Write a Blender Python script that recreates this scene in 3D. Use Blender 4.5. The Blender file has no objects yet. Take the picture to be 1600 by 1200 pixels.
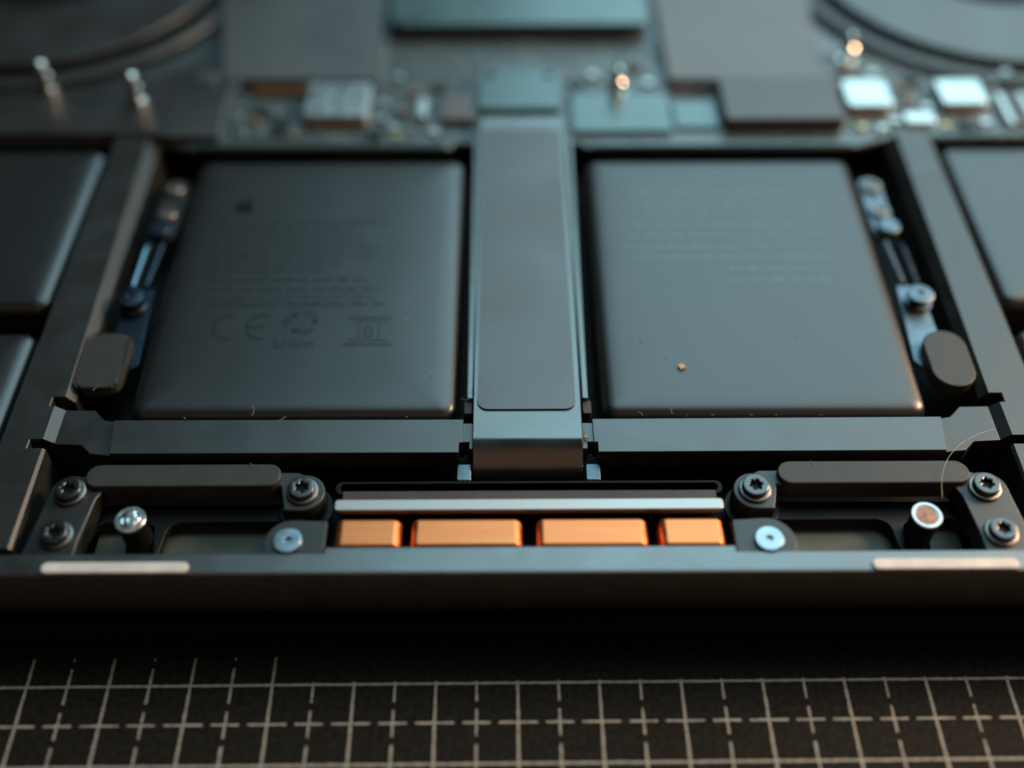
import bpy, bmesh, math, random
from mathutils import Matrix, Vector
random.seed(7)
S = 0.001                      # everything below is written in millimetres
sc = bpy.context.scene
C = sc.collection
R = math.radians

# ------------------------------------------------------------------ camera
cam = bpy.data.cameras.new('camera'); co = bpy.data.objects.new('camera', cam); C.objects.link(co)
yaw, pitch, roll = R(0.20), R(49.41), R(-0.10)
fw = Vector((math.sin(yaw)*math.cos(pitch), math.cos(yaw)*math.cos(pitch), -math.sin(pitch)))
r0 = Vector((math.cos(yaw), -math.sin(yaw), 0)); u0 = r0.cross(fw)
rt = math.cos(roll)*r0 + math.sin(roll)*u0; up = -math.sin(roll)*r0 + math.cos(roll)*u0
m3 = Matrix((rt, up, -fw)).transposed()
co.matrix_world = Matrix.Translation(Vector((-0.89, -48.71, 124.76))*S) @ m3.to_4x4()
cam.sensor_width = 36; cam.sensor_fit = 'HORIZONTAL'; cam.lens = 1696.6/1600*36
cam.clip_start = 0.005; cam.clip_end = 20
cam.dof.use_dof = True; cam.dof.focus_distance = 0.1395; cam.dof.aperture_fstop = 5.2
cam.dof.aperture_blades = 0
sc.camera = co

# ------------------------------------------------------------------ world, lamps, exposure
w = bpy.data.worlds.new('World'); sc.world = w; w.use_nodes = True
w.node_tree.nodes['Background'].inputs[0].default_value = (1.0, 0.74, 0.52, 1)
w.node_tree.nodes['Background'].inputs[1].default_value = 0.012
sc.view_settings.view_transform = 'Standard'; sc.view_settings.look = 'None'
sc.view_settings.exposure = 0; sc.view_settings.gamma = 1

def area(name, loc, target, sx, sy, power, col, spread=180):
    l = bpy.data.lights.new(name, 'AREA'); l.shape = 'RECTANGLE'; l.size = sx*S; l.size_y = sy*S
    l.energy = power; l.color = col; l.spread = R(spread)
    o = bpy.data.objects.new(name, l); C.objects.link(o)
    o.location = Vector(loc)*S
    o.rotation_euler = (Vector(target)-Vector(loc)).to_track_quat('-Z', 'Y').to_euler()
    return o
# the window behind the laptop (cool) and a warm desk lamp on the right
area('window_light', (195, 495, 565), (18, 50, 10), 560, 900, 4.1, (0.52, 0.88, 1.0))
area('desk_lamp_light', (262, 112, 150), (30, 40, 10), 80, 80, 1.05, (1.0, 0.70, 0.46))
area('room_glow_light', (40, -450, 330), (0, 20, 10), 800, 420, 0.24, (1.0, 0.56, 0.32))

# ------------------------------------------------------------------ materials
def mat(name, col, rough=0.5, metal=0.0, spec=0.5, vary=0.0, vscale=300, bump=0.0, bscale=6000, rvar=0.0, coat=0.0, stretch=None, ior=1.5, wave=0.0, wscale=45):
    m = bpy.data.materials.new(name); m.use_nodes = True
    nt = m.node_tree; N = nt.nodes; L = nt.links; b = N['Principled BSDF']
    b.inputs['Base Color'].default_value = (*col, 1); b.inputs['Roughness'].default_value = rough
    b.inputs['Metallic'].default_value = metal; b.inputs['Specular IOR Level'].default_value = spec
    b.inputs['Coat Weight'].default_value = coat
    b.inputs['IOR'].default_value = ior
    tc = N.new('ShaderNodeTexCoord'); vec = tc.outputs['Object']
    if stretch:
        mp = N.new('ShaderNodeMapping'); mp.inputs['Scale'].default_value = stretch
        L.new(vec, mp.inputs['Vector']); vec = mp.outputs['Vector']
    if vary or rvar:
        n = N.new('ShaderNodeTexNoise'); n.inputs['Scale'].default_value = vscale; n.inputs['Detail'].default_value = 5
        L.new(vec, n.inputs['Vector'])
        if vary:
            mr = N.new('ShaderNodeMapRange'); mr.inputs['From Min'].default_value = .3; mr.inputs['From Max'].default_value = .7
            mr.inputs['To Min'].default_value = 1-vary; mr.inputs['To Max'].default_value = 1+vary
            L.new(n.outputs['Fac'], mr.inputs['Value'])
            mx = N.new('ShaderNodeVectorMath'); mx.operation = 'SCALE'; mx.inputs[0].default_value = col
            L.new(mr.outputs['Result'], mx.inputs['Scale']); L.new(mx.outputs['Vector'], b.inputs['Base Color'])
        if rvar:
            m2 = N.new('ShaderNodeMapRange'); m2.inputs['From Min'].default_value = .3; m2.inputs['From Max'].default_value = .7
            m2.inputs['To Min'].default_value = max(0, rough-rvar); m2.inputs['To Max'].default_value = min(1, rough+rvar)
            L.new(n.outputs['Fac'], m2.inputs['Value']); L.new(m2.outputs['Result'], b.inputs['Roughness'])
    if bump:
        n2 = N.new('ShaderNodeTexNoise'); n2.inputs['Scale'].default_value = bscale; n2.inputs['Detail'].default_value = 3
        L.new(vec, n2.inputs['Vector'])
        bp = N.new('ShaderNodeBump'); bp.inputs['Strength'].default_value = bump; bp.inputs['Distance'].default_value = 0.00003
        L.new(n2.outputs['Fac'], bp.inputs['Height']); L.new(bp.outputs['Normal'], b.inputs['Normal'])
        if wave:                                   # broad unevenness of film and sheet, felt only in the reflections
            n3 = N.new('ShaderNodeTexNoise'); n3.inputs['Scale'].default_value = wscale; n3.inputs['Detail'].default_value = 2
            L.new(vec, n3.inputs['Vector'])
            b2 = N.new('ShaderNodeBump'); b2.inputs['Strength'].default_value = 1; b2.inputs['Distance'].default_value = wave*S
            L.new(n3.outputs['Fac'], b2.inputs['Height']); L.new(b2.outputs['Normal'], bp.inputs['Normal'])
    return m

M = {}
M['anod'] = mat('dark_anodised_metal', (.014, .015, .017), .33, .0, .85, .12, 250, .35, 9000, .05, ior=2.0, wave=.15)
M['anod_side'] = mat('dark_anodised_frame', (.017, .017, .016), .40, .0, .38, .12, 250, .35, 9000, .05, ior=2.0)
M['cell'] = mat('satin_black_film', (.010, .011, .012), .38, 0, .42, .10, 120, .25, 9000, ior=2.0, wave=.2)
M['rail'] = mat('rail_plastic', (.016, .017, .018), .38, 0, .52, .08, 200, .35, 8000, .04, ior=2.0, wave=.12)
M['black'] = mat('matt_black_plastic', (.003, .003, .003), .6, 0, .25, .2, 300, .3, 5000)
M['floor'] = mat('tray_black', (.003, .003, .003), .6, 0, .25, .3, 160, .3, 5000)
M['olive'] = mat('dark_olive_plate', (.10, .10, .075), .5, 0, .5, .15, 200, .5, 6000)
M['plate'] = mat('bracket_grey', (.018, .018, .017), .42, 0, .28, .15, 300, .5, 7000, .05, ior=2.0)
M['rubber'] = mat('dark_rubber', (.045, .043, .040), .50, 0, .5, .12, 500, .7, 6000)
M['flex'] = mat('blue_black_flex', (.008, .016, .022), .30, 0, .8, .1, 150, .12, 5000, .04, ior=2.0, wave=.4)
M['tape'] = mat('grey_tape', (.022, .021, .020), .46, 0, .62, .15, 60, .5, 9000, .06, ior=2.0, wave=.3, wscale=22)
M['steel'] = mat('brushed_steel', (.54, .48, .45), .46, 1, .5, .10, 300, .1, 6000, .08, stretch=(.15, 1, 1))
M['steel_blue'] = mat('screw_steel', (.38, .44, .50), .30, 1, .5, .1, 600, .1, 5000, .05)
M['bright'] = mat('tinned_metal', (.68, .70, .69), .34, 1, .5, .08, 400, .1, 4000, .08)
M['copper'] = mat('copper_winding', (1.0, .315, .12), .46, 1, .5, .14, 900, .25, 5000, .10, stretch=(.06, 1.6, 1.6))
M['brown'] = mat('brown_bar', (.075, .050, .040), .5, .3, .5, .15, 300, .3, 6000)
M['screw'] = mat('black_screw', (.010, .011, .013), .28, 0, .9, .1, 700, .2, 7000, ior=1.7)
M['foam'] = mat('pale_foam', (.84, .75, .70), .65, 0, .4, .12, 350, .6, 4000)
M['teal'] = mat('teal_heat_plate', (.055, .12, .128), .30, .35, .7, .08, 120, .2, 7000, .05, ior=2.0)
M['graphite'] = mat('graphite_sheet', (.024, .024, .024), .40, 0, .5, .1, 80, .4, 7000, .06, ior=2.0, wave=.8)
M['shield'] = mat('brown_grey_shield', (.10, .085, .075), .42, .2, .45, .08, 120, .3, 6000, ior=2.0)
M['board'] = mat('circuit_board', (.05, .07, .075), .36, 0, .6, .5, 900, .5, 2500, .1, ior=1.8)
M['chip'] = mat('chip_black', (.03, .03, .033), .4, 0, .5, .2, 800)
M['cap'] = mat('capacitor_tan', (.22, .16, .11), .4, 0, .5, .2, 800)
M['socket'] = mat('rosy_metal', (.30, .18, .14), .6, 1, .5, .3, 1500, .6, 3000)
M['standoff'] = mat('shiny_standoff', (.85, .78, .72), .16, 1, .5)
M['block'] = mat('brown_black_block', (.045, .034, .032), .45, 0, .4, .08, 120, .3, 6000, ior=2.0)
M['sheet'] = mat('grey_graphite_sheet', (.04, .041, .042), .48, 0, .6, .1, 80, .4, 7000, .05, ior=2.0)
M['solder'] = mat('dull_solder', (.24, .29, .30), .5, .3, .5, .3, 900)
M['gold'] = mat('gold_contact', (.85, .58, .28), .3, 1, .5, .1, 800)
M['print'] = mat('print_ink', (.006, .008, .010), .48, 0, .20, ior=2.0)
M['faint'] = mat('faint_print_ink', (.022, .038, .048), .32, 0, .56, ior=2.0)
M['mid'] = mat('mid_plate', (.004,.004,.0035), .5, 0, .35, .2, 200, .3, 6000)
M['hair'] = mat('pale_fibre', (.55, .45, .33), .5)
M['crumb'] = mat('tan_crumb', (.62, .45, .28), .7)
M['dust'] = mat('white_dust', (.46, .44, .40), .8)
M['lid'] = mat('lid_dark', (.005,.005,.005), .6, 0, .08, .1, 200, .3, 8000, ior=1.8)
M['wall'] = mat('case_edge', (.042, .023, .012), .34, 0, .75, .1, 200, .35, 9000, ior=2.0)
M['blue'] = mat('blue_steel', (.16, .26, .34), .36, 1, .5, .1, 300)
M['strip'] = mat('dull_contact_metal', (.16, .21, .25), .45, 1, .5, .2, 600, .3, 5000)
M['strip_dark'] = mat('navy_contact_metal', (.05, .07, .10), .45, 1, .5, .2, 600, .3, 5000)
M['dull'] = mat('dull_grey_metal', (.26, .24, .23), .42, 1, .5, .2, 900, .4, 4000)
M['pipe'] = mat('dark_copper_pipe', (.20, .09, .045), .5, 1, .5, .2, 400)
M['table'] = mat('dark_table', (.03, .022, .016), .6, 0, .4, .4, 20, .2, 400)

# cutting mat: dark vinyl with a printed millimetre grid (flat print)
def mat_grid():
    m = bpy.data.materials.new('cutting_mat_print'); m.use_nodes = True
    nt = m.node_tree; N = nt.nodes; L = nt.links; b = N['Principled BSDF']
    tc = N.new('ShaderNodeTexCoord'); sp = N.new('ShaderNodeSeparateXYZ'); L.new(tc.outputs['Object'], sp.inputs[0])
    def op(o, a, bb=None, c=None):
        n = N.new('ShaderNodeMath'); n.operation = o
        for i, v in enumerate((a, bb, c)):
            if v is None: continue
            if isinstance(v, (int, float)): n.inputs[i].default_value = v
            else: L.new(v, n.inputs[i])
        return n.outputs[0]
    X = op('MULTIPLY', sp.outputs[0], 1000); Y = op('MULTIPLY', sp.outputs[1], 1000)
    wob = N.new('ShaderNodeTexNoise'); wob.inputs['Scale'].default_value = 900; L.new(tc.outputs['Object'], wob.inputs['Vector'])
    wv = op('MULTIPLY', op('SUBTRACT', wob.outputs['Fac'], .5), .22)
    def dist(v, off):       # distance to the nearest multiple of 10 plus off
        t = op('ADD', v, 1000+5-off)
        return op('ABSOLUTE', op('SUBTRACT', op('MODULO', t, 10), 5))
    dx0, dx5, dy0, dy5 = dist(X, 0), dist(X, 5), dist(Y, 0), dist(Y, 5)
    def line(d, hw): return op('LESS_THAN', op('ADD', d, wv), hw)
    def dash(d): # 1 where the dashed line is inked: within 2.3 of a solid, within 1.7 of a half
        return op('MAXIMUM', op('LESS_THAN', d, 2.32), op('GREATER_THAN', d, 5-1.68))
    g = op('MAXIMUM', line(dx0, .175), line(dy0, .155))
    g = op('MAXIMUM', g, op('MULTIPLY', line(dx5, .155), dash(dy0)))
    g = op('MAXIMUM', g, op('MULTIPLY', line(dy5, .155), dash(dx0)))
    inner = op('MAXIMUM', op('LESS_THAN', Y, 10.3), op('MULTIPLY', op('LESS_THAN', X, -28.5), op('LESS_THAN', Y, 13.7)))
    g = op('MULTIPLY', g, inner)
    n = N.new('ShaderNodeTexNoise'); n.inputs['Scale'].default_value = 1500; n.inputs['Detail'].default_value = 6; L.new(tc.outputs['Object'], n.inputs['Vector'])
    mx = N.new('ShaderNodeMix'); mx.data_type = 'RGBA'
    cr = N.new('ShaderNodeValToRGB'); cr.color_ramp.elements[0].position = .3; cr.color_ramp.elements[1].position = .72
    cr.color_ramp.elements[0].color = (.009, .009, .007, 1); cr.color_ramp.elements[1].color = (.030, .025, .019, 1)
    L.new(n.outputs['Fac'], cr.inputs[0]); L.new(cr.outputs[0], mx.inputs['A'])
    ln = N.new('ShaderNodeValToRGB'); ln.color_ramp.elements[0].position = .3; ln.color_ramp.elements[1].position = .6
    ln.color_ramp.elements[0].color = (.30, .27, .225, 1); ln.color_ramp.elements[1].color = (.48, .43, .37, 1)
    L.new(n.outputs['Fac'], ln.inputs[0]); L.new(ln.outputs[0], mx.inputs['B'])
    L.new(g, mx.inputs['Factor']); L.new(mx.outputs['Result'], b.inputs['Base Color'])
    b.inputs['Roughness'].default_value = .62; b.inputs['Specular IOR Level'].default_value = .08
    bp = N.new('ShaderNodeBump'); bp.inputs['Strength'].default_value = .6; bp.inputs['Distance'].default_value = .0001
    L.new(n.outputs['Fac'], bp.inputs['Height']); L.new(bp.outputs['Normal'], b.inputs['Normal'])
    return m
M['mat'] = mat_grid()

# ------------------------------------------------------------------ mesh helpers (mm in, metres out)
def weighted_normals(me, lim=.64):
    """normals that follow the large faces, so flats stay flat beside their rounded edges"""
    if len(me.polygons) > 30000: return
    fn = [p.normal.copy() for p in me.polygons]; fa = [p.area for p in me.polygons]
    vf = [[] for _ in me.vertices]
    for p in me.polygons:
        for v in p.vertices: vf[v].append(p.index)
    out = []
    for p in me.polygons:
        n0 = fn[p.index]
        for v in p.vertices:
            n = Vector((0, 0, 0))
            for f in vf[v]:
                if fn[f].dot(n0) > lim: n += fn[f]*fa[f]
            out.append(n.normalized() if n.length > 0 else n0)
    me.normals_split_custom_set(out)
def link(name, me, m, parent=None, loc=None, rot=None, smooth=35, weigh=True):
    me.name = name
    if name == 'battery_cell': weigh = False      # pouches stay softly pillowed
    me.materials.clear(); me.materials.append(M[m] if isinstance(m, str) else m)
    if smooth:
        me.polygons.foreach_set('use_smooth', [True]*len(me.polygons))
        me.set_sharp_from_angle(angle=R(smooth))
        if weigh: weighted_normals(me, math.cos(R(smooth)))
    o = bpy.data.objects.new(name, me); C.objects.link(o)
    if parent: o.parent = parent
    if loc is not None: o.location = Vector(loc)*S
    if rot: o.rotation_euler = rot
    return o
def bm_obj(name, bm, m, parent=None, loc=None, rot=None, smooth=35):
    me = bpy.data.meshes.new(name)
    for v in bm.verts: v.co *= S
    bmesh.ops.recalc_face_normals(bm, faces=bm.faces)
    bm.to_mesh(me); bm.free()
    return link(name, me, m, parent, loc, rot, smooth)

def plate_mesh(loops, z0, z1, bev=0.15, res=2):
    """flat plate: first loop the outline, further loops holes; all edges rounded by bev"""
    cu = bpy.data.curves.new('plate', 'CURVE'); cu.dimensions = '2D'; cu.fill_mode = 'BOTH'
    h = (z1-z0)/2; bev = min(bev, h*.95)
    K = 100.0                                      # build big, scale down: curve offsets have a minimum size
    cu.extrude = (h-bev)/K*1; cu.bevel_depth = bev/K; cu.offset = -bev/K; cu.bevel_resolution = res
    for lp in loops:
        s = cu.splines.new('POLY'); s.points.add(len(lp)-1)
        for p, (x, y) in zip(s.points, lp): p.co = (x/K, y/K, 0, 1)
        s.use_cyclic_u = True
    o = bpy.data.objects.new('plate', cu); C.objects.link(o)
    bpy.context.view_layer.update()
    dg = bpy.context.evaluated_depsgraph_get()
    me = bpy.data.meshes.new_from_object(o.evaluated_get(dg))
    bpy.data.objects.remove(o); bpy.data.curves.remove(cu)
    zc = (z0+z1)/2
    for v in me.vertices:
        v.co = (v.co.x*K*S, v.co.y*K*S, (v.co.z*K+zc)*S)
    bm = bmesh.new(); bm.from_mesh(me); bmesh.ops.remove_doubles(bm, verts=bm.verts, dist=1e-7); 
    bmesh.ops.recalc_face_normals(bm, faces=bm.faces); bm.to_mesh(me); bm.free()
    return me
def plate(name, loops, z0, z1, m, parent, bev=.15, loc=None, rot=None, res=2):
    if not isinstance(loops[0][0], (tuple, list)): loops = [loops]
    return link(name, plate_mesh(loops, z0, z1, bev, res), m, parent, loc, rot)

def rrect(x0, y0, x1, y1, r=1.0, n=6):
    pts = []
    r = min(r, (x1-x0)/2*.999, (y1-y0)/2*.999)
    for cx, cy, a in ((x1-r, y1-r, 0), (x0+r, y1-r, 90), (x0+r, y0+r, 180), (x1-r, y0+r, 270)):
        for k in range(n+1):
            t = R(a+90*k/n); pts.append((cx+r*math.cos(t), cy+r*math.sin(t)))
    return pts
def circ(cx, cy, r, n=32):
    return [(cx+r*math.cos(2*math.pi*k/n), cy+r*math.sin(2*math.pi*k/n)) for k in range(n)]
def mir(pts): return [(-x, y) for x, y in reversed(pts)]
def arc(cx, cy, r, a0, a1, n=8):
    return [(cx+r*math.cos(R(a0+(a1-a0)*k/n)), cy+r*math.sin(R(a0+(a1-a0)*k/n))) for k in range(n+1)]

def loft(name, rings, m, parent, cap0=True, cap1=True, loc=None, smooth=40):
    bm = bmesh.new(); vr = []
    for ring in rings: vr.append([bm.verts.new(p) for p in ring])
    n = len(rings[0])
    for a, b in zip(vr, vr[1:]):
        for k in range(n): bm.faces.new((a[k], a[(k+1) % n], b[(k+1) % n], b[k]))
    if cap0: bm.faces.new(list(reversed(vr[0])))
    if cap1: bm.faces.new(vr[-1])
    return bm_obj(name, bm, m, parent, loc, smooth=smooth)
def lathe(name, prof, m, parent, loc=None, n=32, smooth=40):
    rings = [[(r*math.cos(2*math.pi*k/n), r*math.sin(2*math.pi*k/n), z) for k in range(n)] for r, z in prof]
    return loft(name, rings, m, parent, loc=loc, smooth=smooth)
def extrude_x(name, prof, x0, x1, m, parent, smooth=40):
    """profile of (y, z) points extruded along x"""
    return loft(name, [[(x0, y, z) for y, z in prof], [(x1, y, z) for y, z in prof]], m, parent, smooth=smooth)
def box_into(bm, x0, y0, z0, x1, y1, z1):
    r = bmesh.ops.create_cube(bm, size=1, matrix=Matrix.Translation(((x0+x1)/2, (y0+y1)/2, (z0+z1)/2)) @ Matrix.Diagonal((x1-x0, y1-y0, z1-z0, 1)))
    return r
def tube(name, pts, rad, m, parent=None, n=8):
    rings = []
    for i, p in enumerate(pts):
        a = Vector(pts[max(0, i-1)]); b = Vector(pts[min(len(pts)-1, i+1)])
        t = (b-a).normalized(); s = t.cross(Vector((0, 0, 1)))
        if s.length < .01: s = t.cross(Vector((1, 0, 0)))
        s.normalize(); u = s.cross(t)
        rr = rad(i/(len(pts)-1)) if callable(rad) else rad
        rings.append([tuple(Vector(p)+rr*(math.cos(2*math.pi*k/n)*s+math.sin(2*math.pi*k/n)*u)) for k in range(n)])
    return loft(name, rings, m, parent)
def flat(name, polys, z, m, parent, lift=0.0):
    """flat print: thin polygons lying at height z"""
    bm = bmesh.new()
    for p in polys:
        vs = [bm.verts.new((x, y, z)) for x, y in p]
        try: bm.faces.new(vs)
        except ValueError: pass
    o = bm_obj(name, bm, m, parent, smooth=0)
    return o
def dup(o, parent=None, loc=None, rot=None):
    kids = [k for k in o.children]
    c = o.copy(); C.objects.link(c); c.parent = parent if parent else o.parent
    if loc is not None: c.location = Vector(loc)*S
    if rot is not None: c.rotation_euler = rot
    for k in kids:
        kc = k.copy(); C.objects.link(kc); kc.parent = c
    return c
def thing(name, label, cat, loc=(0, 0, 0), rot=(0, 0, 0), group=None):
    o = bpy.data.objects.new(name, None); C.objects.link(o); o.empty_display_size = .01
    o.location = Vector(loc)*S; o.rotation_euler = rot
    o['label'] = label; o['category'] = cat
    if group: o['group'] = group
    return o
def tag(o, label, cat, group=None):
    o['label'] = label; o['category'] = cat
    if group: o['group'] = group
    return o

# ------------------------------------------------------------------ the surface
tb = loft('table', [[(-700, -500, z), (700, -500, z), (700, 700, z), (-700, 700, z)] for z in (-33, -3.01)], 'table', None, smooth=0)
tb['kind'] = 'structure'
cm = plate('cutting_mat', rrect(-225, -95, 225, 205, 6), -3, 0, 'mat', None, bev=.4, rot=(0, 0, R(0.28)))
tag(cm, 'dark cutting mat printed with a pale solid and dashed grid under the laptop', 'cutting mat')

# ------------------------------------------------------------------ the laptop
T = 14.3                                            # height of the opened rim above the mat
LX = 1.48
lap = thing('laptop', 'black laptop lying upside down with its bottom cover off, showing batteries and copper coils', 'laptop', (LX, 0, 0))

# closed lid underneath and the case shell
lidp = [(17.4, 4.15), (16.2, 4.0), (15.35, 3.4), (15.1, 2.6), (15.2, 1.6), (15.7, .75), (16.6, .25), (18.5, .0), (236, 0), (237, 1), (237, 4.15)]
extrude_x('screen_lid', lidp, -156, 156, 'lid', lap)
# case: floor with an upturned front wall whose top is the lip
prof = [(18.2, 4.6), (17.4, 5.1), (16.8, 5.9), (16.5, 6.9), (16.42, 8.7), (16.55, 11.4), (16.7, 13.0), (16.82, 13.85), (16.93, 14.15), (17.12, T),
        (19.5, T), (19.62, T-.1), (19.62, 7.0), (226, 7.0), (226, 13.5), (230, 13.5), (232, 9), (231, 4.6)]
extrude_x('case', prof, -156, 156, 'wall', lap, smooth=50)
# lip top strip: bare anodised land, between the two screw tabs it is deeper
plate('front_lip', [(-100, 17.12), (100, 17.12), (100, 19.75), (24.4, 19.75), (24.4, 20.55), (-24.4, 20.55), (-24.4, 19.75), (-100, 19.75)], T-1.2, T+.03, 'anod', lap, bev=.18)
tab = arc(28.5, 21.2, 3.35, -25, 92, 14) + [(24.5, 24.3), (24.5, 19.6), (31.6, 19.6)]
plate('screw_tab', tab, T-1.6, T-.14, 'plate', lap, bev=.16)
plate('screw_tab', mir(tab), T-1.6, T-.14, 'plate', lap, bev=.16)
# pale strips on the lip
s0 = plate('foam_strip', rrect(-8.6, -.72, 8.6, .72, .7), 0, .35, 'foam', lap, bev=.15, loc=(-48.6, 17.72, T+.03))
dup(s0, lap, (48.6, 17.75, T+.03))

# black inner tray floor
plate('tray', rrect(-150, 20, 150, 225, 2), 7.0, 7.3, 'floor', lap, bev=.05)

# --- side frame bars with chamfered inner edge and notches
def frame_bar(sgn):
    bm = bmesh.new()
    zt, zb = T, T-6.5
    def seg(y0, y1, pr0, pr1=None):
        pr1 = pr1 or pr0
        a = [bm.verts.new((sgn*x, y0, z)) for x, z in pr0]; b = [bm.verts.new((sgn*x, y1, z)) for x, z in pr1]
        n = len(a)
        for k in range(n): bm.faces.new((a[k], a[(k+1) % n], b[(k+1) % n], b[k]))
        bm.faces.new(a); bm.faces.new(b)
    def pr(xi, ch, drop): return [(67.9, zb), (67.9, zt-.4), (67.5, zt), (xi+ch, zt), (xi, zt-drop), (xi, zb)]
    seg(44.1, 100.6, pr(60.4, .95, 1.3), pr(60.6, 1.7, 1.6))
    seg(42.45, 44.1, pr(62.95, .15, .15))
    seg(37.0, 42.45, pr(60.9, 1.45, 1.1))
    seg(35.5, 37.0, pr(64.0, .15, .15))
    seg(20.6, 35.5, pr(61.7, .35, .35))
    return bm_obj('frame_bar', bm, 'anod_side', lap, smooth=20)
frame_bar(-1); frame_bar(1)

# --- cross rails and their arms
arm_pts = [(-61.0, 42.35), (-57.2, 42.3), (-55.5, 40.6), (-53.6, 40.25), (-53.0, 34.75), (-56.1, 35.1), (-57.5, 36.5), (-61.0, 36.7)]
plate('rail_arm', arm_pts, T-3, T-.75, 'anod_side', lap, bev=.12)
plate('rail_arm', mir(arm_pts), T-3, T-.75, 'anod_side', lap, bev=.12)
rl = [(-54.0, 40.12), (-8.4, 40.0), (-8.4, 36.2), (-8.9, 36.2), (-8.9, 34.6), (-53.3, 34.65)]
plate('cross_rail', rl, T-3.4, T-.1, 'rail', lap, bev=.1)
plate('cross_rail', mir(rl), T-3.4, T-.1, 'rail', lap, bev=.1)
# stepped bracket where the rails meet under the cable
plate('rail_joint', [(-8.55, 39.6), (8.5, 39.6), (8.5, 36.5), (7.6, 36.5), (7.6, 35.4), (-7.6, 35.4), (-7.6, 36.5), (-8.55, 36.5)], T-3.2, T-.45, 'rail', lap, bev=.1)

# --- battery cells (pillowed pouches)
def cell(x0, y0, x1, y1, r=2.1, top=T+.15, pillow=1.0, depth=6.0, soft=1.0):
    prof = [(0.0, -depth), (0, -2.3), (.10, -1.6), (.30, -1.0), (.62, -.6), (1.2, -.34), (2.0, -.19), (3.4, -.10), (5.6, -.04), (9, 0)]
    rings = []
    for d, z in prof:
        d *= soft
        rings.append([(x, y, top+z*pillow) for x, y in rrect(x0+d, y0+d, x1-d, y1-d, max(r-d, .35)+d*.25, 8)])
    return loft('battery_cell', rings, 'cell', lap, smooth=60)
cl = cell(-52.75, 40.65, -9.3, 94.5)
cr_ = cell(9.7, 40.65, 52.95, 94.5)
cl['label'] = 'battery cell left of the cable, printed with marks and Li-ion'
cr_['label'] = 'battery cell right of the cable with faint rows of print'
cell(-112, 60.9, -68.35, 97.5); cell(-112, 19, -68.35, 56.4)
cell(68.35, 60.9, 112, 97.5); cell(68.35, 19, 112, 56.4)

# print on the left cell
PZ = T+.185
def stroke(pts, wd):
    out = []
    for (xa, ya), (xb, yb) in zip(pts, pts[1:]):
        dx, dy = xb-xa, yb-ya; l = math.hypot(dx, dy) or 1; nx, ny = -dy/l*wd/2, dx/l*wd/2
        out.append([(xa+nx, ya+ny), (xb+nx, yb+ny), (xb-nx, yb-ny), (xa-nx, ya-ny)])
    return out
def text_mesh(body, size, x, y, z):
    cu = bpy.data.curves.new('text', 'FONT'); cu.body = body; cu.size = size*S*100; cu.resolution_u = 3
    o = bpy.data.objects.new('text', cu); C.objects.link(o); bpy.context.view_layer.update()
    me = bpy.data.meshes.new_from_object(o.evaluated_get(bpy.context.evaluated_depsgraph_get()))
    bpy.data.objects.remove(o); bpy.data.curves.remove(cu)
    for v in me.vertices: v.co = (v.co.x/100+x*S, v.co.y/100+y*S, z*S)
    return me
def text_rows(parent, rows, m, z=PZ):
    polys = []
    for (xa, xb, y, h) in rows:
        x = xa
        while x < xb:
            wl = random.uniform(1.0, 3.6)
            xe = min(x+wl, xb); k = x
            while k < xe-.25:                            # letter-sized ticks, too small to read
                lw = random.uniform(.16, .42); hh = h*random.choice((.62, .62, .7, 1))
                polys.append([(k, y), (k+lw, y), (k+lw, y+hh), (k, y+hh)]); k += lw+.14
            x = xe+random.uniform(.35, .6)
    return flat('small_print', polys, z, m, parent)
rows = [(-47.0, -20.5, 78.2, .7), (-47, -26, 76.4, .6), (-46.8, -24, 74.4, .65), (-46.8, -21.5, 72.6, .6), (-46.6, -22, 70.8, .7), (-46.5, -27, 69.2, .6), (-46.4, -29, 67.6, .7), (-46.2, -23, 65.6, .75), (-46, -21, 63.6, .75), (-45.8, -22, 62.1, .5), (-45.6, -19.5, 60.6, .8)]
text_rows(cl, rows, 'print')
# fruit emblem: round body with a bite at the right and a leaf above
body = []
for k in range(40):
    a = 2*math.pi*k/40
    r = 1.55*(1-.12*abs(math.cos(a))**6*(1 if math.sin(a) > 0 else .5)) * (1-.16*math.exp(-((a-math.pi/2)/.28)**2) - .10*math.exp(-((a-1.5*math.pi)/.25)**2))
    x, y = r*1.02*math.cos(a), r*1.05*math.sin(a)
    d = math.hypot(x-2.05, y-.3)
    if d < .95: x, y = 2.05+(x-2.05)/d*.95, .3+(y-.3)/d*.95
    body.append((-43.4+x, 82.2+y))
leaf = [(-43.3, 83.75), (-43.1, 84.35), (-42.6, 84.7), (-42.65, 84.1), (-43.0, 83.8)]
flat('emblem', [body, leaf], PZ, 'black', cl)
# conformity mark
ce = stroke(arc(-41.6, 56.5, 2.3, 78, 282, 14), .3) + stroke(arc(-36.9, 56.5, 2.3, 78, 282, 14), .3) + stroke([(-39.1, 56.5), (-36.6, 56.5)], .3)
flat('conformity_mark', ce, PZ, 'print', cl)
# recycling triangle of three folded arrows
rec = []
for k in range(3):
    a0 = R(90+120*k); cx, cy = -31.6, 57.4
    def rp(x, y): return (cx+1.35*(x*math.cos(a0)-y*math.sin(a0)), cy+1.25*(x*math.sin(a0)+y*math.cos(a0)))
    pts = [rp(-.75, 1.35), rp(-.2, 1.85), rp(.45, 1.75), rp(1.0, .95)]
    rec += stroke(pts, .24) + [[rp(.55, .85), rp(1.5, 1.2), rp(1.35, .25)]] + stroke([rp(-.3, 1.2), rp(.1, 1.3), rp(.4, .9)], .2)
flat('recycling_mark', rec, PZ, 'print', cl)
o = link('battery_text', text_mesh('Li-ion', 2.5, -35.1, 52.55, PZ), 'print', cl, smooth=0)
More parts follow.
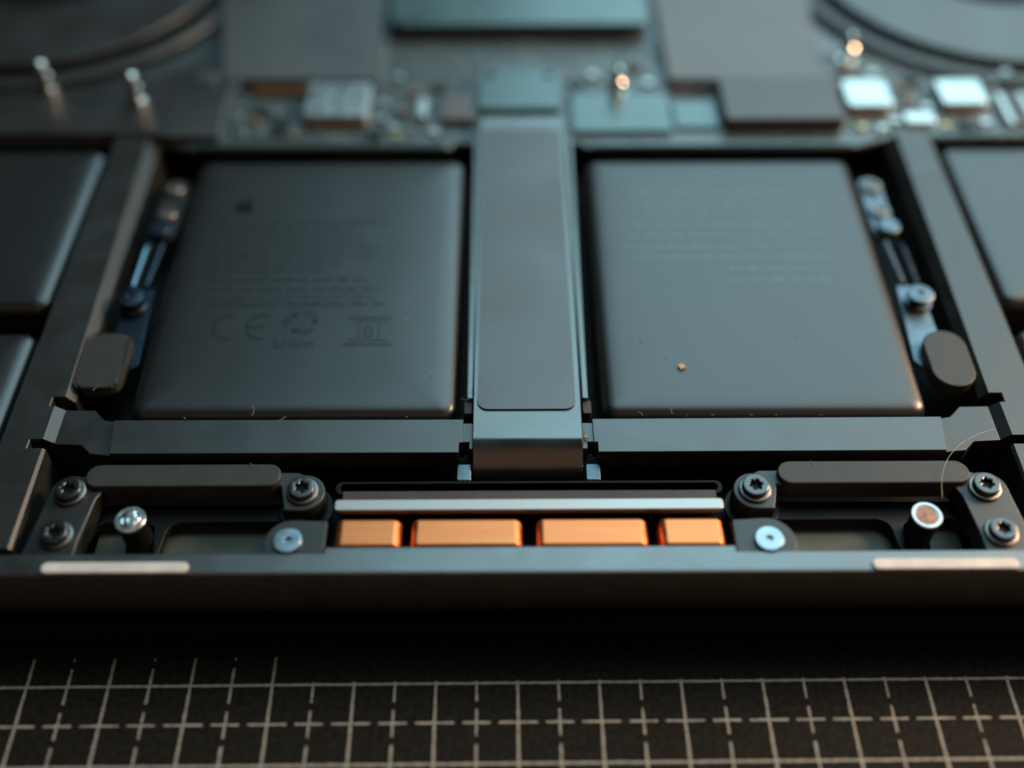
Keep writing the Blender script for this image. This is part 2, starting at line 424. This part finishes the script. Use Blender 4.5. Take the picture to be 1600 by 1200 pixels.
# third mark: small box with a figure between lines of tiny print
bx = stroke([(-25.0, 58.2), (-18.9, 58.2)], .3) + stroke([(-24.2, 57.4), (-19.6, 57.4)], .2) + stroke([(-23.4, 57.0), (-23.4, 54.2)], .18) + stroke([(-20.6, 57.0), (-20.6, 54.2)], .18)
bx += stroke([(-22.5, 56.5), (-22.5, 54.5)], .26) + stroke([(-21.6, 56.5), (-21.6, 54.5)], .26) + stroke([(-22.5, 56.4), (-21.6, 56.4)], .22) + stroke([(-22.5, 54.6), (-21.6, 54.6)], .22) + stroke([(-24.6, 53.9), (-19.4, 53.9)], .2) + stroke([(-25.4, 53.1), (-18.6, 53.1)], .3)
flat('approval_mark', bx, PZ, 'print', cl)
rr = [(16, 46, 85, .7), (15.6, 46.5, 82.4, .7), (15.4, 46, 80, .7), (15.2, 45.5, 77.4, .7), (15, 46, 75, .7), (14.8, 44.6, 72.6, .7), (14.6, 45, 70.2, .7), (30, 45, 67.6, .7), (30, 45, 65.2, .7)]
text_rows(cr_, rr, 'faint', PZ)

# --- ribbon cable
path = [(104.5, .75), (102, .72), (98, .5), (90, .45), (60, .42), (42, .42), (37.6, .41), (36.6, .40), (36.2, .30), (35.7, .02), (35.1, -.4), (34.4, -1.0), (33.75, -1.75), (33.2, -2.6), (32.75, -3.7), (32.4, -5.2), (32.2, -7.0)]
def ribbon(name, x0, x1, path, th, m, parent, lift=0):
    rings = []
    for i, (y, z) in enumerate(path):
        a = path[max(0, i-1)]; b = path[min(len(path)-1, i+1)]
        dy, dz = b[0]-a[0], b[1]-a[1]; l = math.hypot(dy, dz); ny, nz = dz/l, -dy/l
        if nz < 0 and abs(dy) > abs(dz): ny, nz = -ny, -nz
        yy, zz = y+ny*lift, T+z+nz*lift
        rings.append([(x0, yy, zz), (x0+.12, yy+ny*th, zz+nz*th), (x1-.12, yy+ny*th, zz+nz*th), (x1, yy, zz)])
    return loft(name, rings, m, parent, smooth=30)
rib = ribbon('ribbon_cable', -7.15, 7.0, path, .18, 'flex', lap)
# dark stiffener tape with rounded lower end
plate('stiffener', [(-6.6, 102.0), (-6.6, 42.2)] + arc(-5.2, 42.3, 1.4, 180, 270, 6) + arc(4.85, 42.3, 1.4, 270, 360, 6) + [(6.25, 102.0)], T+.62, T+.86, 'tape', rib, bev=.05)
# side channels the cable lies in
for sx in (-1, 1):
    plate('cable_channel', rrect(min(sx*7.25, sx*8.05), 43.5, max(sx*7.25, sx*8.05), 99.5, .2), T-3, T-.1, 'flex', lap, bev=.12)
    plate('channel_clip', rrect(min(sx*7.3, sx*8.4), 41.4, max(sx*7.3, sx*8.4), 43.6, .2), T-3, T-.7, 'brown', lap, bev=.1)
    # bright spring tab at each side of the bend
    plate('spring_tab', rrect(min(sx*7.3, sx*9.2), 31.6, max(sx*7.3, sx*9.2), 34.3, .3), T-2.9, T-2.1, 'strip', lap, bev=.2)

# --- copper coils, steel bar and brown bar behind them
def coil(xa, xb):
    y0, y1 = 20.72, 24.8; top = T-.02; r = .95
    n = 7
    pr = [(xa, top-5)] + [(xa+r-r*math.cos(R(90*k/n)), top-r*1.25+r*1.25*math.sin(R(90*k/n))) for k in range(n+1)]
    pr += [(xb-r+r*math.sin(R(90*k/n)), top-r*1.25+r*1.25*math.cos(R(90*k/n))) for k in range(n+1)] + [(xb, top-5)]
    # inset rings at the front and rear so that the long edges are rounded too
    rings = []
    cx = (xa+xb)/2
    for y, s_ in ((y0, .4), (y0+.08, .16), (y0+.22, .03), (y0+.4, 0), (y1-.55, 0), (y1-.3, .05), (y1-.1, .2), (y1, .5)):
        rings.append([(x+(s_*.5 if x < cx else -s_*.5), y, z-((s_+(y-y0)*.075) if z > top-4.9 else 0)) for x, z in pr])
    return loft('copper_coil', rings, 'copper', lap, smooth=50)
for xa, xb in ((-23.45, -15.55), (-14.35, -.95), (.8, 14.2), (15.65, 23.45)): coil(xa, xb)
plate('steel_bar', rrect(-23.85, 25.75, 23.75, 27.4, .45), T-.9, T+.0, 'steel', lap, bev=.14)
plate('brown_bar', rrect(-23.1, 27.3, 23.15, 29.0, .2), T-3.5, T-.55, 'brown', lap, bev=.1)
plate('rear_bar', [rrect(-24.3, 29.2, 24.3, 31.2, .9), rrect(-23.7, 29.7, 23.7, 30.8, .5)], T-4.5, T-1.6, 'black', lap, bev=.1)
plate('coil_base', rrect(-24.3, 20, 24.3, 33.5, .4), T-6.9, T-5, 'black', lap, bev=.1)

# --- screws
def star(r, n=6, k=.72):
    pts = []
    for i in range(n*6):
        a = 2*math.pi*i/(n*6); pts.append((r*(k+(1-k)*(.5+.5*math.cos(n*a)))*math.cos(a), r*(k+(1-k)*(.5+.5*math.cos(n*a)))*math.sin(a)))
    return pts
def make_screw(r, h, m, washer=None, sr=.8, bev=.22):
    s = plate('screw', [circ(0, 0, r, 36), star(sr, k=.6)], 0, h, m, lap, bev=bev)
    lathe('drive_recess', [(sr*1.15, .02), (sr*1.15, h*.35)], 'black' if m == 'screw' else m, s, n=16)
    if washer:
        lathe('washer', [(washer-.1, -.5), (washer, -.35), (washer, -.05), (washer-.12, .05), (washer-.45, .06), (r-.15, -.12), (r-.3, -.3)], 'dull', s, n=40)
    return s
bs = make_screw(1.66, .85, 'screw', 2.0, .82)
bs.location = Vector((-56.95, 29.0, T-.35))*S
ZS = T-.35
for x, y in ((-57.0, 22.7), (-28.15, 29.0), (28.05, 29.05), (56.7, 29.1), (56.8, 22.55)):
    dup(bs, lap, (x, y, ZS), (0, 0, random.uniform(0, 6)))
ss = make_screw(1.72, .55, 'steel_blue', None, .45, bev=.12); ss['label'] = 'flat pale steel screw in the lip'
ss.location = Vector((-28.9, 21.35, T-.15))*S
dup(ss, lap, (28.5, 21.3, T-.15), (0, 0, .4))

# --- brackets that carry the rubber bars (left one mirrored to the right)
def bracket(sgn):
    P = [(-60.7, 19.85), (-59.75, 28.6)] + arc(-57.0, 29.0, 2.75, 180, 70, 8) + [(-54.5, 32.3), (-29, 32.1)] + [(p[0], p[1]) for p in arc(-28.1, 29.0, 2.75, 95, -90, 12)]
    P += [(-30.2, 26.3), (-31.0, 29.9), (-52.8, 29.9), (-53.6, 28.2), (-54.3, 22.5), (-54.4, 19.85)]
    if sgn > 0: P = mir(P)
    b = plate('bracket', P, T-3.6, T-.75, 'plate', lap, bev=.25, res=3)
    # mid-level web with two rounded pockets round the post
    def mm(p): return p if sgn < 0 else mir(p)
    web = plate('web', [mm([(-55.6, 19.9), (-55.6, 29.6), (-25, 29.6), (-25, 26.0), (-30.0, 25.0), (-31.4, 21.9), (-31.6, 19.9)]),
                        mm([(-55.1, 20.15), (-54.8, 24.6)] + arc(-52.7, 24.9, 2.0, 180, 95, 6) + [(-48.0, 26.9), (-46.9, 26.2), (-46.3, 22.5), (-46.2, 20.15)]),
                        mm([(-46.0, 20.15), (-45.5, 23.2), (-45.3, 24.9)] + arc(-43.4, 25.0, 1.9, 175, 95, 6) + [(-31.2, 26.9), (-31.4, 24.5), (-32.4, 22.4), (-32.6, 20.15)])],
                T-5.4, T-4.2, 'mid', b, bev=.16, res=3)
    plate('boss_flange', mm(circ(-28.1, 28.6, 3.5, 40)), T-4.15, T-3.75, 'mid', b, bev=.16)
    plate('pocket_floor', mm([(-54.3, 19.8), (-54.3, 28.0), (-26, 28.0), (-26, 19.8)]), T-6.9, T-6.2, 'olive', b, bev=.05)
    return b
bracket(-1); bracket(1)
# long rubber bars
def rubber(name, loop, z0, z1, lab=None):
    p = plate(name, loop, z0, z1, 'rubber', lap, bev=.22, res=3)
    if lab: p['label'] = lab
    return p
rubber('rubber_bar', rrect(-55.4, 29.45, -31.0, 32.85, 1.65, 8), T-3.2, T+.02)
rubber('rubber_bar', rrect(31.15, 29.5, 55.2, 32.95, 1.7, 8), T-3.2, T+.02)
# posts
def post(x, y, crumpled):
    p = lathe('post', [(2.2, -7.0), (2.2, -6.2), (1.75, -5.9), (1.7, -.35), (1.85, -.2), (1.85, -.02)], 'black', lap, (x, y, T))
    lathe('post_cap', [(1.86, -.05), (1.88, .12), (1.78, .22), (1.5, .22), (1.4, .05), (.6, -.02), (.02, .0)], 'bright', p, n=32)
    if crumpled:
        bm = bmesh.new(); bmesh.ops.create_icosphere(bm, subdivisions=3, radius=1)
        for v in bm.verts:
            v.co = Vector((v.co.x*1.45, v.co.y*1.45, max(v.co.z, -.1)*.42+random.uniform(-.10, .10)))
        bm_obj('foil', bm, 'bright', p, (0, 0, .1), smooth=0)
    else:
        lathe('post_socket', [(1.36, .02), (1.3, .12), (.9, .08), (.3, .14), (.02, .15)], 'socket', p, n=24)
    return p
p = post(-48.35, 24.5, True); p['label'] = 'post with a crumpled foil cap'
p = post(48.15, 24.6, False); p['label'] = 'post with a smooth ring cap'

# --- contact strips in the slots beside the centre cells
def strip(sgn):
    e = bpy.data.objects.new('contact_strip', None); C.objects.link(e); e.parent = lap; e.empty_display_size = .01
    f = lambda p: p if sgn < 0 else mir(p)
    mt = 'steel_blue' if sgn > 0 else 'chip'
    zt = T-1.6
    plate('strip_plate', f(rrect(-57.6, 76.5, -53.9, 91.0, 1.7)), zt-1, zt, 'chip' if sgn < 0 else 'strip', e, bev=.2)
    for y in (88.4, 82.3):
        lathe('contact_screw', [(1.55, 0), (1.55, .45), (1.35, .7), (.75, .75), (.6, .35), (.02, .3)], 'dull', e, (sgn*55.9, y, zt), n=24)
    lathe('contact_stud', [(1.75, 0), (1.75, .9), (1.5, 1.15), (.02, 1.2)], 'strip_dark' if sgn < 0 else 'strip', e, (sgn*56.1, 78.3, zt), n=24)
    tube('spring_rod', [(sgn*57.2, 75.6, zt-.3), (sgn*57.3, 74.2, zt+.45), (sgn*57.4, 73, zt+.35), (sgn*57.8, 66.5, zt-.1)], .42, 'blue' if sgn < 0 else 'strip_dark', e)
    tube('spring_rod', [(sgn*55.2, 75.6, zt), (sgn*55.3, 73.5, zt), (sgn*55.8, 66.5, zt)], .36, 'strip' if sgn > 0 else 'strip_dark', e)
    plate('blade', f([(-58.4, 56.5), (-58.2, 66.3), (-54.7, 66.3), (-53.7, 51.5), (-54.6, 50.2), (-56.5, 55.5)]), zt-.8, zt-.2, 'strip' if sgn > 0 else 'strip_dark', e, bev=.15)
    lathe('pin_collar', [(2.0, -.2), (2.0, .3), (1.85, .45), (.02, .45)], 'strip' if sgn > 0 else 'strip_dark', e, (sgn*56.8, 62.4, zt), n=28)
    lathe('pin_neck', [(1.2, 0), (1.2, 1.7)], 'black', e, (sgn*56.8, 62.4, zt), n=24)
    lathe('pin_head', [(1.7, 1.55), (1.9, 1.7), (1.9, 1.95), (1.7, 2.1), (.45, 2.15), (.3, 1.9), (.02, 1.9)], 'strip' if sgn > 0 else 'strip_dark', e, (sgn*56.8, 62.4, zt), n=28)
    return e
strip(-1); strip(1)
# short rubber pads below them
pd = rubber('rubber_pad', [(-60.9, 46.9), (-60.3, 46.1), (-59.2, 45.75), (-56.6, 45.8), (-55.4, 46.4), (-54.95, 47.5), (-54.9, 54.0), (-55.3, 55.2), (-56.4, 55.75), (-59.4, 55.7), (-60.6, 55.1), (-61.0, 54.0)], T-2.2, T-.15, 'worn pad with peeling edges')
# its peeling adhesive rim
rm = []
for k in range(46):
    t = k/46
    L_ = rrect(-60.95, 45.8, -54.95, 55.75, 1.2, 5); q = L_[int(t*len(L_))]
    rm.append((q[0]+random.uniform(-.12, .12), q[1]+random.uniform(-.12, .12), T-.22+random.uniform(-.05, .1)))
rm.append(rm[0])
tube('peeling_rim', rm, lambda t: .14+.09*math.sin(t*70), 'plate', pd, n=6)
rubber('rubber_pad', rrect(54.9, 45.3, 60.8, 55.6, 2.9, 9), T-2.2, T-.1)

# ------------------------------------------------------------------ rear electronics
BZ = T-.9
bl = [(-55, 98.4), (-12.4, 98.3), (-11.4, 99.6), (-9.2, 99.6), (9.6, 99.6), (10.6, 98.4), (55.4, 98.3), (57.5, 99.4), (61.5, 100.5), (152, 100.6), (152, 200), (-152, 200), (-152, 100.6), (-63.5, 100.4), (-58, 99.4)]
board = plate('circuit_board', bl, BZ-1.2, BZ, 'board', lap, bev=.2)
def on(name, x0, y0, x1, y1, h, m, r=.3, z=BZ, bev=.2, parent=None, label=None):
    o = plate(name, rrect(x0, y0, x1, y1, r), z-.05, z+h, m, parent or board, bev=bev)
    if label: o['label'] = label
    return o
# pale edge rim of the board beside the gap
on('board_rim', -54, 98.5, -13, 99.4, .35, 'teal', .2); on('board_rim', 11.5, 98.5, 55, 99.4, .35, 'teal', .2)
on('board_rim', 62, 100.75, 150, 101.6, .35, 'teal', .2)
# dark cover panel at the left
plate('cover_panel', [(-150, 100.8), (-63, 100.7), (-58.5, 99.8), (-50.5, 99.8), (-50.5, 112), (-48, 118), (-58, 121), (-66, 116.5), (-78, 113.5), (-93, 112), (-150, 116)], BZ, BZ+1.5, 'graphite', lap, bev=.3)
# heat plate in the middle and the two sheets beside it
hp = plate('heat_plate', rrect(-24.3, 130.9, 23.8, 190, 3.0), T+.8, T+2.3, 'teal', lap, bev=.3)
plate('heat_plate_foot', rrect(-22.8, 132.4, 22.5, 188, 2.5), BZ, T+.8, 'black', hp, bev=.1)
plate('shield_sheet', [(-52.4, 115.7), (-26.4, 115.6), (-25.2, 143), (-25.2, 180), (-57.5, 180), (-57.0, 143)], BZ+.6, T+.9, 'sheet', lap, bev=.2)
ps = plate('shield_sheet', [(25.8, 115.3), (52.8, 115.2), (55.0, 143), (55.5, 180), (25.4, 180), (25.4, 143)], BZ+.6, T+.9, 'shield', lap, bev=.2)
on('heat_pipe', -47, 112.6, -36.8, 115.6, .9, 'pipe', .3)
on('heat_pipe', 26, 112.8, 33.6, 115.2, .7, 'brown', .3)
# bright shield cans
on('shield_can', -36.9, 104.6, -26.2, 114.4, 2.0, 'bright', .8); on('can_seat', -36.5, 102.6, -26.2, 104.7, .4, 'brown', .3)
on('shield_can', 55.7, 107.4, 63.4, 115.0, 1.8, 'bright', .8); on('can_seat', 56, 105.6, 61.6, 107.5, .5, 'brown', .3)
on('shield_can', 72.0, 107.9, 79.8, 114.9, 1.8, 'bright', .8); on('can_seat', 72.2, 106.0, 77.6, 108.0, .5, 'brown', .3)
on('shield_can', 64.8, 103.6, 70.0, 106.6, 1.0, 'bright', .8)
on('chip_shield', 34.0, 102.4, 54.0, 114.7, 2.7, 'block', .7)
on('flat_plate', 8.4, 101.7, 25.2, 112.4, .9, 'teal', .4); on('flat_plate', 25.8, 103.0, 33.2, 110.5, .6, 'teal', .4)
on('dark_block', -13.8, 104.6, -7.9, 112.2, 1.3, 'shield', .4)
on('capacitor', -18.1, 105.5, -16.3, 110.6, 1.4, 'bright', .4)
on('foil_edge', -25.9, 116.0, -24.5, 129.5, .7, 'dull', .2)
# cable connector bracket with two screw holes
cb = plate('connector_bracket', [rrect(-7.35, 106.3, 6.6, 118.2, .7), circ(-5.5, 116.0, .75, 16), circ(4.6, 116.0, .75, 16)], T+.4, T+1.3, 'teal', lap, bev=.15)
plate('connector', rrect(-6.6, 104.6, 5.8, 117.6, .4), BZ, T+.38, 'black', cb, bev=.1)
lathe('hole', [(1.6, 0), (1.6, .06)], 'black', board, (9.6, 116.2, BZ), n=24)
# striped gold fins at the far right
for k in range(7):
    f_ = on('fin', 82.0+k*2.0, 103.0, 83.1+k*2.0, 112, 1.2, 'dull' if k % 2 else 'bright', .2)
# visible small components one by one
tiny = [bpy.data.meshes.new('x')]
comp_mesh = {}
def comp(kind, x, y, rz, m, sx, sy, h):
    key = (kind, m, sx, sy, h)
    if key not in comp_mesh:
        o = plate(kind, rrect(-sx/2, -sy/2, sx/2, sy/2, .15, 2), 0, h, m, board, bev=.12, loc=(x, y, BZ), rot=(0, 0, rz), res=1)
        comp_mesh[key] = o
    else:
        dup(comp_mesh[key], board, (x, y, BZ), (0, 0, rz))
spots = [(-48.6, 106, .2), (-45.6, 105.2, .1), (-44.6, 108, .4), (-42.3, 107.6, 0), (-40.5, 104.3, 0), (-47.5, 102.2, 0), (-44.2, 102, 0), (-41, 102, 0), (-38.4, 101.8, 0),
         (-24, 106, .1), (-22, 103.4, .3), (-20.4, 107.6, 0), (-23.8, 110.4, 0), (-21.2, 101, 0), (-24.6, 101.5, 0), (-15, 102, 0), (-19, 113.5, 0), (-14.5, 115, .2), (-22, 118, 0),
         (16.8, 116.4, 0), (22.2, 116, .1), (12.6, 118.5, 0), (20, 121, 0), (57.4, 103.2, 0), (60.5, 102.6, .3), (63.2, 104.5, 0), (66.8, 110.2, .2), (69.5, 108.4, 0), (71.6, 103.6, 0), (75.2, 103.4, .1), (78.3, 104, 0), (66.5, 114, 0), (58, 118, .3), (62.4, 118.8, 0), (69, 117, 0), (83, 116, .2), (86, 118.5, 0), (80.8, 117, 0)]
kinds = [('capacitor', 'bright', 1.7, 1.1, .9), ('capacitor', 'cap', 2.0, 1.2, .9), ('chip', 'chip', 2.6, 2.2, .7), ('capacitor', 'gold', 1.4, .9, .6), ('inductor', 'plate', 2.2, 2.2, 1.1)]
for i, (x, y, rz) in enumerate(spots):
    k = kinds[i % 5] if i % 3 else kinds[0]
    comp(k[0], x, y, rz, k[1], k[2], k[3], k[4])
# and the fine solder points and pads nobody could count
bm = bmesh.new()
for i in range(2600):
    if i % 2: x, y = random.uniform(-25, 25), random.uniform(99.6, 130)
    else: x, y = random.uniform(54, 100), random.uniform(102, 126)
    if i % 7 == 0: x, y = random.uniform(-50, -24), random.uniform(100, 112)
    if -8 < x < 7.6 and y < 119: continue
    sx, sy, h = random.uniform(.12, .38), random.uniform(.1, .26), random.uniform(.1, .4)
    box_into(bm, x-sx, y-sy, BZ-.02, x+sx, y+sy, BZ+h)
sol = bm_obj('solder_points', bm, 'solder', board, smooth=0); sol['kind'] = 'stuff'
# shiny standoffs that glint out of focus
for x, y in ((-82.3, 113.4), (-66.0, 109.8), (16.6, 113.2), (58.9, 123.5)):
    lathe('standoff', [(1.5, 0), (1.5, .5), (.85, .7), (.85, 2.2), (1.25, 2.6), (1.3, 3.0), (.9, 3.4), (.85, 4.4), (1.1, 4.8), (1.0, 5.3), (.5, 5.6), (.02, 5.7)], 'standoff', lap, (x, y, BZ+(1.4 if x < 0 else 0)), n=24)
on('capacitor', -57.5, 115.2, -53.8, 118.0, 1.9, 'dull', .5)
# cooling fans
def fan(cx, sgn, m):
    e = bpy.data.objects.new('cooling_fan', None); C.objects.link(e); e.parent = lap; e.location = Vector((cx, 155, T))*S; e.empty_display_size = .01
    plate('fan_cover', [circ(0, 0, 34.7, 96), circ(0, 0, 15.6, 64)], -.2, .9, m, e, bev=.35)
    plate('fan_gasket', [circ(0, 0, 40.6, 96), circ(0, 0, 37.5, 96)], BZ-T, .2, 'graphite' if sgn < 0 else 'plate', e, bev=.4)
    plate('fan_well', circ(0, 0, 42.3, 64), BZ-T-.02, BZ-T+.3, 'black', e, bev=.1)
    lathe('fan_hub', [(12.0, -2.5), (12.0, -1.6), (11.4, -1.2), (9, -1.1), (8.6, -1.4), (.02, -1.4)], 'pipe', e, n=48)
    bl0 = None
    for k in range(26):
        a = 2*math.pi*k/26
        if bl0 is None:
            bl0 = plate('fan_blade', [(11.9, -.25), (18, 1.1), (30, 4.6), (30, 5.1), (18, 1.6), (11.9, .25)], BZ-T+.35, BZ-T+.6, 'black', e, bev=.08, rot=(0, 0, a))
        else: dup(bl0, e, (0, 0, 0), (0, 0, a))
fan(-93, -1, 'graphite'); fan(93, 1, 'graphite')

# ------------------------------------------------------------------ loose things
hp_ = []
for k in range(25):
    t = k/24
    # from the notch on the right, arching down across the rubber bar
    x = (1-t)**3*60.0 + 3*(1-t)**2*t*54.5 + 3*(1-t)*t*t*51.2 + t**3*50.6
    y = (1-t)**3*37.6 + 3*(1-t)**2*t*35.6 + 3*(1-t)*t*t*32.5 + t**3*27.0
    z = T+.35+.5*math.sin(math.pi*t)
    hp_.append((x+LX, y, z))
tag(tube('hair', hp_, .024, 'hair', None, 5), 'pale curved hair lying across the right rubber bar', 'hair')
bm = bmesh.new(); bmesh.ops.create_cube(bm, size=1, matrix=Matrix.Rotation(.5, 4, 'Z') @ Matrix.Diagonal((.85, .75, .35, 1)))
for v in bm.verts: v.co += Vector((random.uniform(-.12, .12), random.uniform(-.12, .12), random.uniform(-.05, .05)))
tag(bm_obj('crumb', bm, 'crumb', None, (20.9+LX, 48.6, T+.32), smooth=0), 'tan crumb lying on the right battery cell', 'crumb')
bm = bmesh.new()
vs = [bm.verts.new(p) for p in ((0, 0, 0), (.75, -.15, .05), (.35, .5, .2), (.05, 1.5, .1))] + [bm.verts.new(p) for p in ((0, 0, .16), (.75, -.15, .2), (.35, .5, .34), (.05, 1.5, .24))]
for q in ((0, 1, 2, 3), (7, 6, 5, 4), (0, 4, 5, 1), (1, 5, 6, 2), (2, 6, 7, 3), (3, 7, 4, 0)): bm.faces.new([vs[i] for i in q])
tag(bm_obj('paper_sliver', bm, 'dust', None, (7.1+LX, 36.8, T-.08), smooth=0), 'white paper sliver beside the bend of the ribbon cable', 'paper scrap')
bm = bmesh.new()
dz = T+.17
pts = [(-17.0, 57.6, .17), (-17.3, 53.2, .09), (-16.4, 52.0, .07), (-13.2, 52.0, .07), (-13.0, 47.5, .1), (-13.8, 48.3, .07), (-18.7, 50.3, .06), (15.9, 53.5, .13), (19.0, 50.5, .11), (16.0, 50.2, .06), (32, 46, .06), (40, 61, .07), (37.4, 54, .1), (-5, 44.2, .08)]
for i in range(60):
    a = random.choice((-1, 1)); pts.append((random.uniform(11, 51)*a, random.uniform(44, 80), random.uniform(.02, .05)))
for x, y, r in pts:
    bmesh.ops.create_icosphere(bm, subdivisions=1, radius=r, matrix=Matrix.Translation((x+LX, y, dz+(.75 if abs(x) < 7 else 0)+r*.4)))
for i in range(7):
    x = random.choice((-1, 1))*random.uniform(12, 50); y = 40.3
    for k in range(3):
        bmesh.ops.create_icosphere(bm, subdivisions=1, radius=.05, matrix=Matrix.Translation((x+LX+random.uniform(-.2, .2), y+random.uniform(-.1, .1), T+random.uniform(-.05, .1))))
def lint(x, y, z, l):
    a = random.uniform(0, 6.3); p = Vector((x+LX, y, z)); q = p.copy()
    for k in range(5):
        a += random.uniform(-.9, .9); q = p+Vector((math.cos(a), math.sin(a), random.uniform(-.1, .45)))*l/5
        mid = (p+q)/2; dirv = (q-p)
        bmesh.ops.create_cone(bm, segments=5, radius1=.018, radius2=.018, depth=dirv.length*1.1, matrix=Matrix.Translation(mid) @ dirv.to_track_quat('Z', 'Y').to_matrix().to_4x4())
        p = q
for x, y, z, l in ((-35.2, 32.9, T+.05, 1.0), (35.6, 33.0, T+.05, 1.1), (-36, 40.6, T, 1.6), (-31.5, 40.5, T, 1.2), (19, 40.6, T, 1.0), (14.3, 40.9, T+.1, 1.2), (-8.0, 44.2, T+.1, 1.6), (-7.6, 43.0, T+.2, 1.2), (37.5, 30.2, T-1.6, 1.2), (49, 29.8, T-1.0, 1.3), (-40, 22.4, T-6, 1.0), (57.8, 46, T+.1, 1.4), (-57.5, 46, T-.1, 1.2), (27, 25.6, T-3, 1.0), (-25.5, 25, T-3, 1.1)):
    lint(x, y, z, l)
d = bm_obj('dust', bm, 'dust', None, smooth=0); d['kind'] = 'stuff'
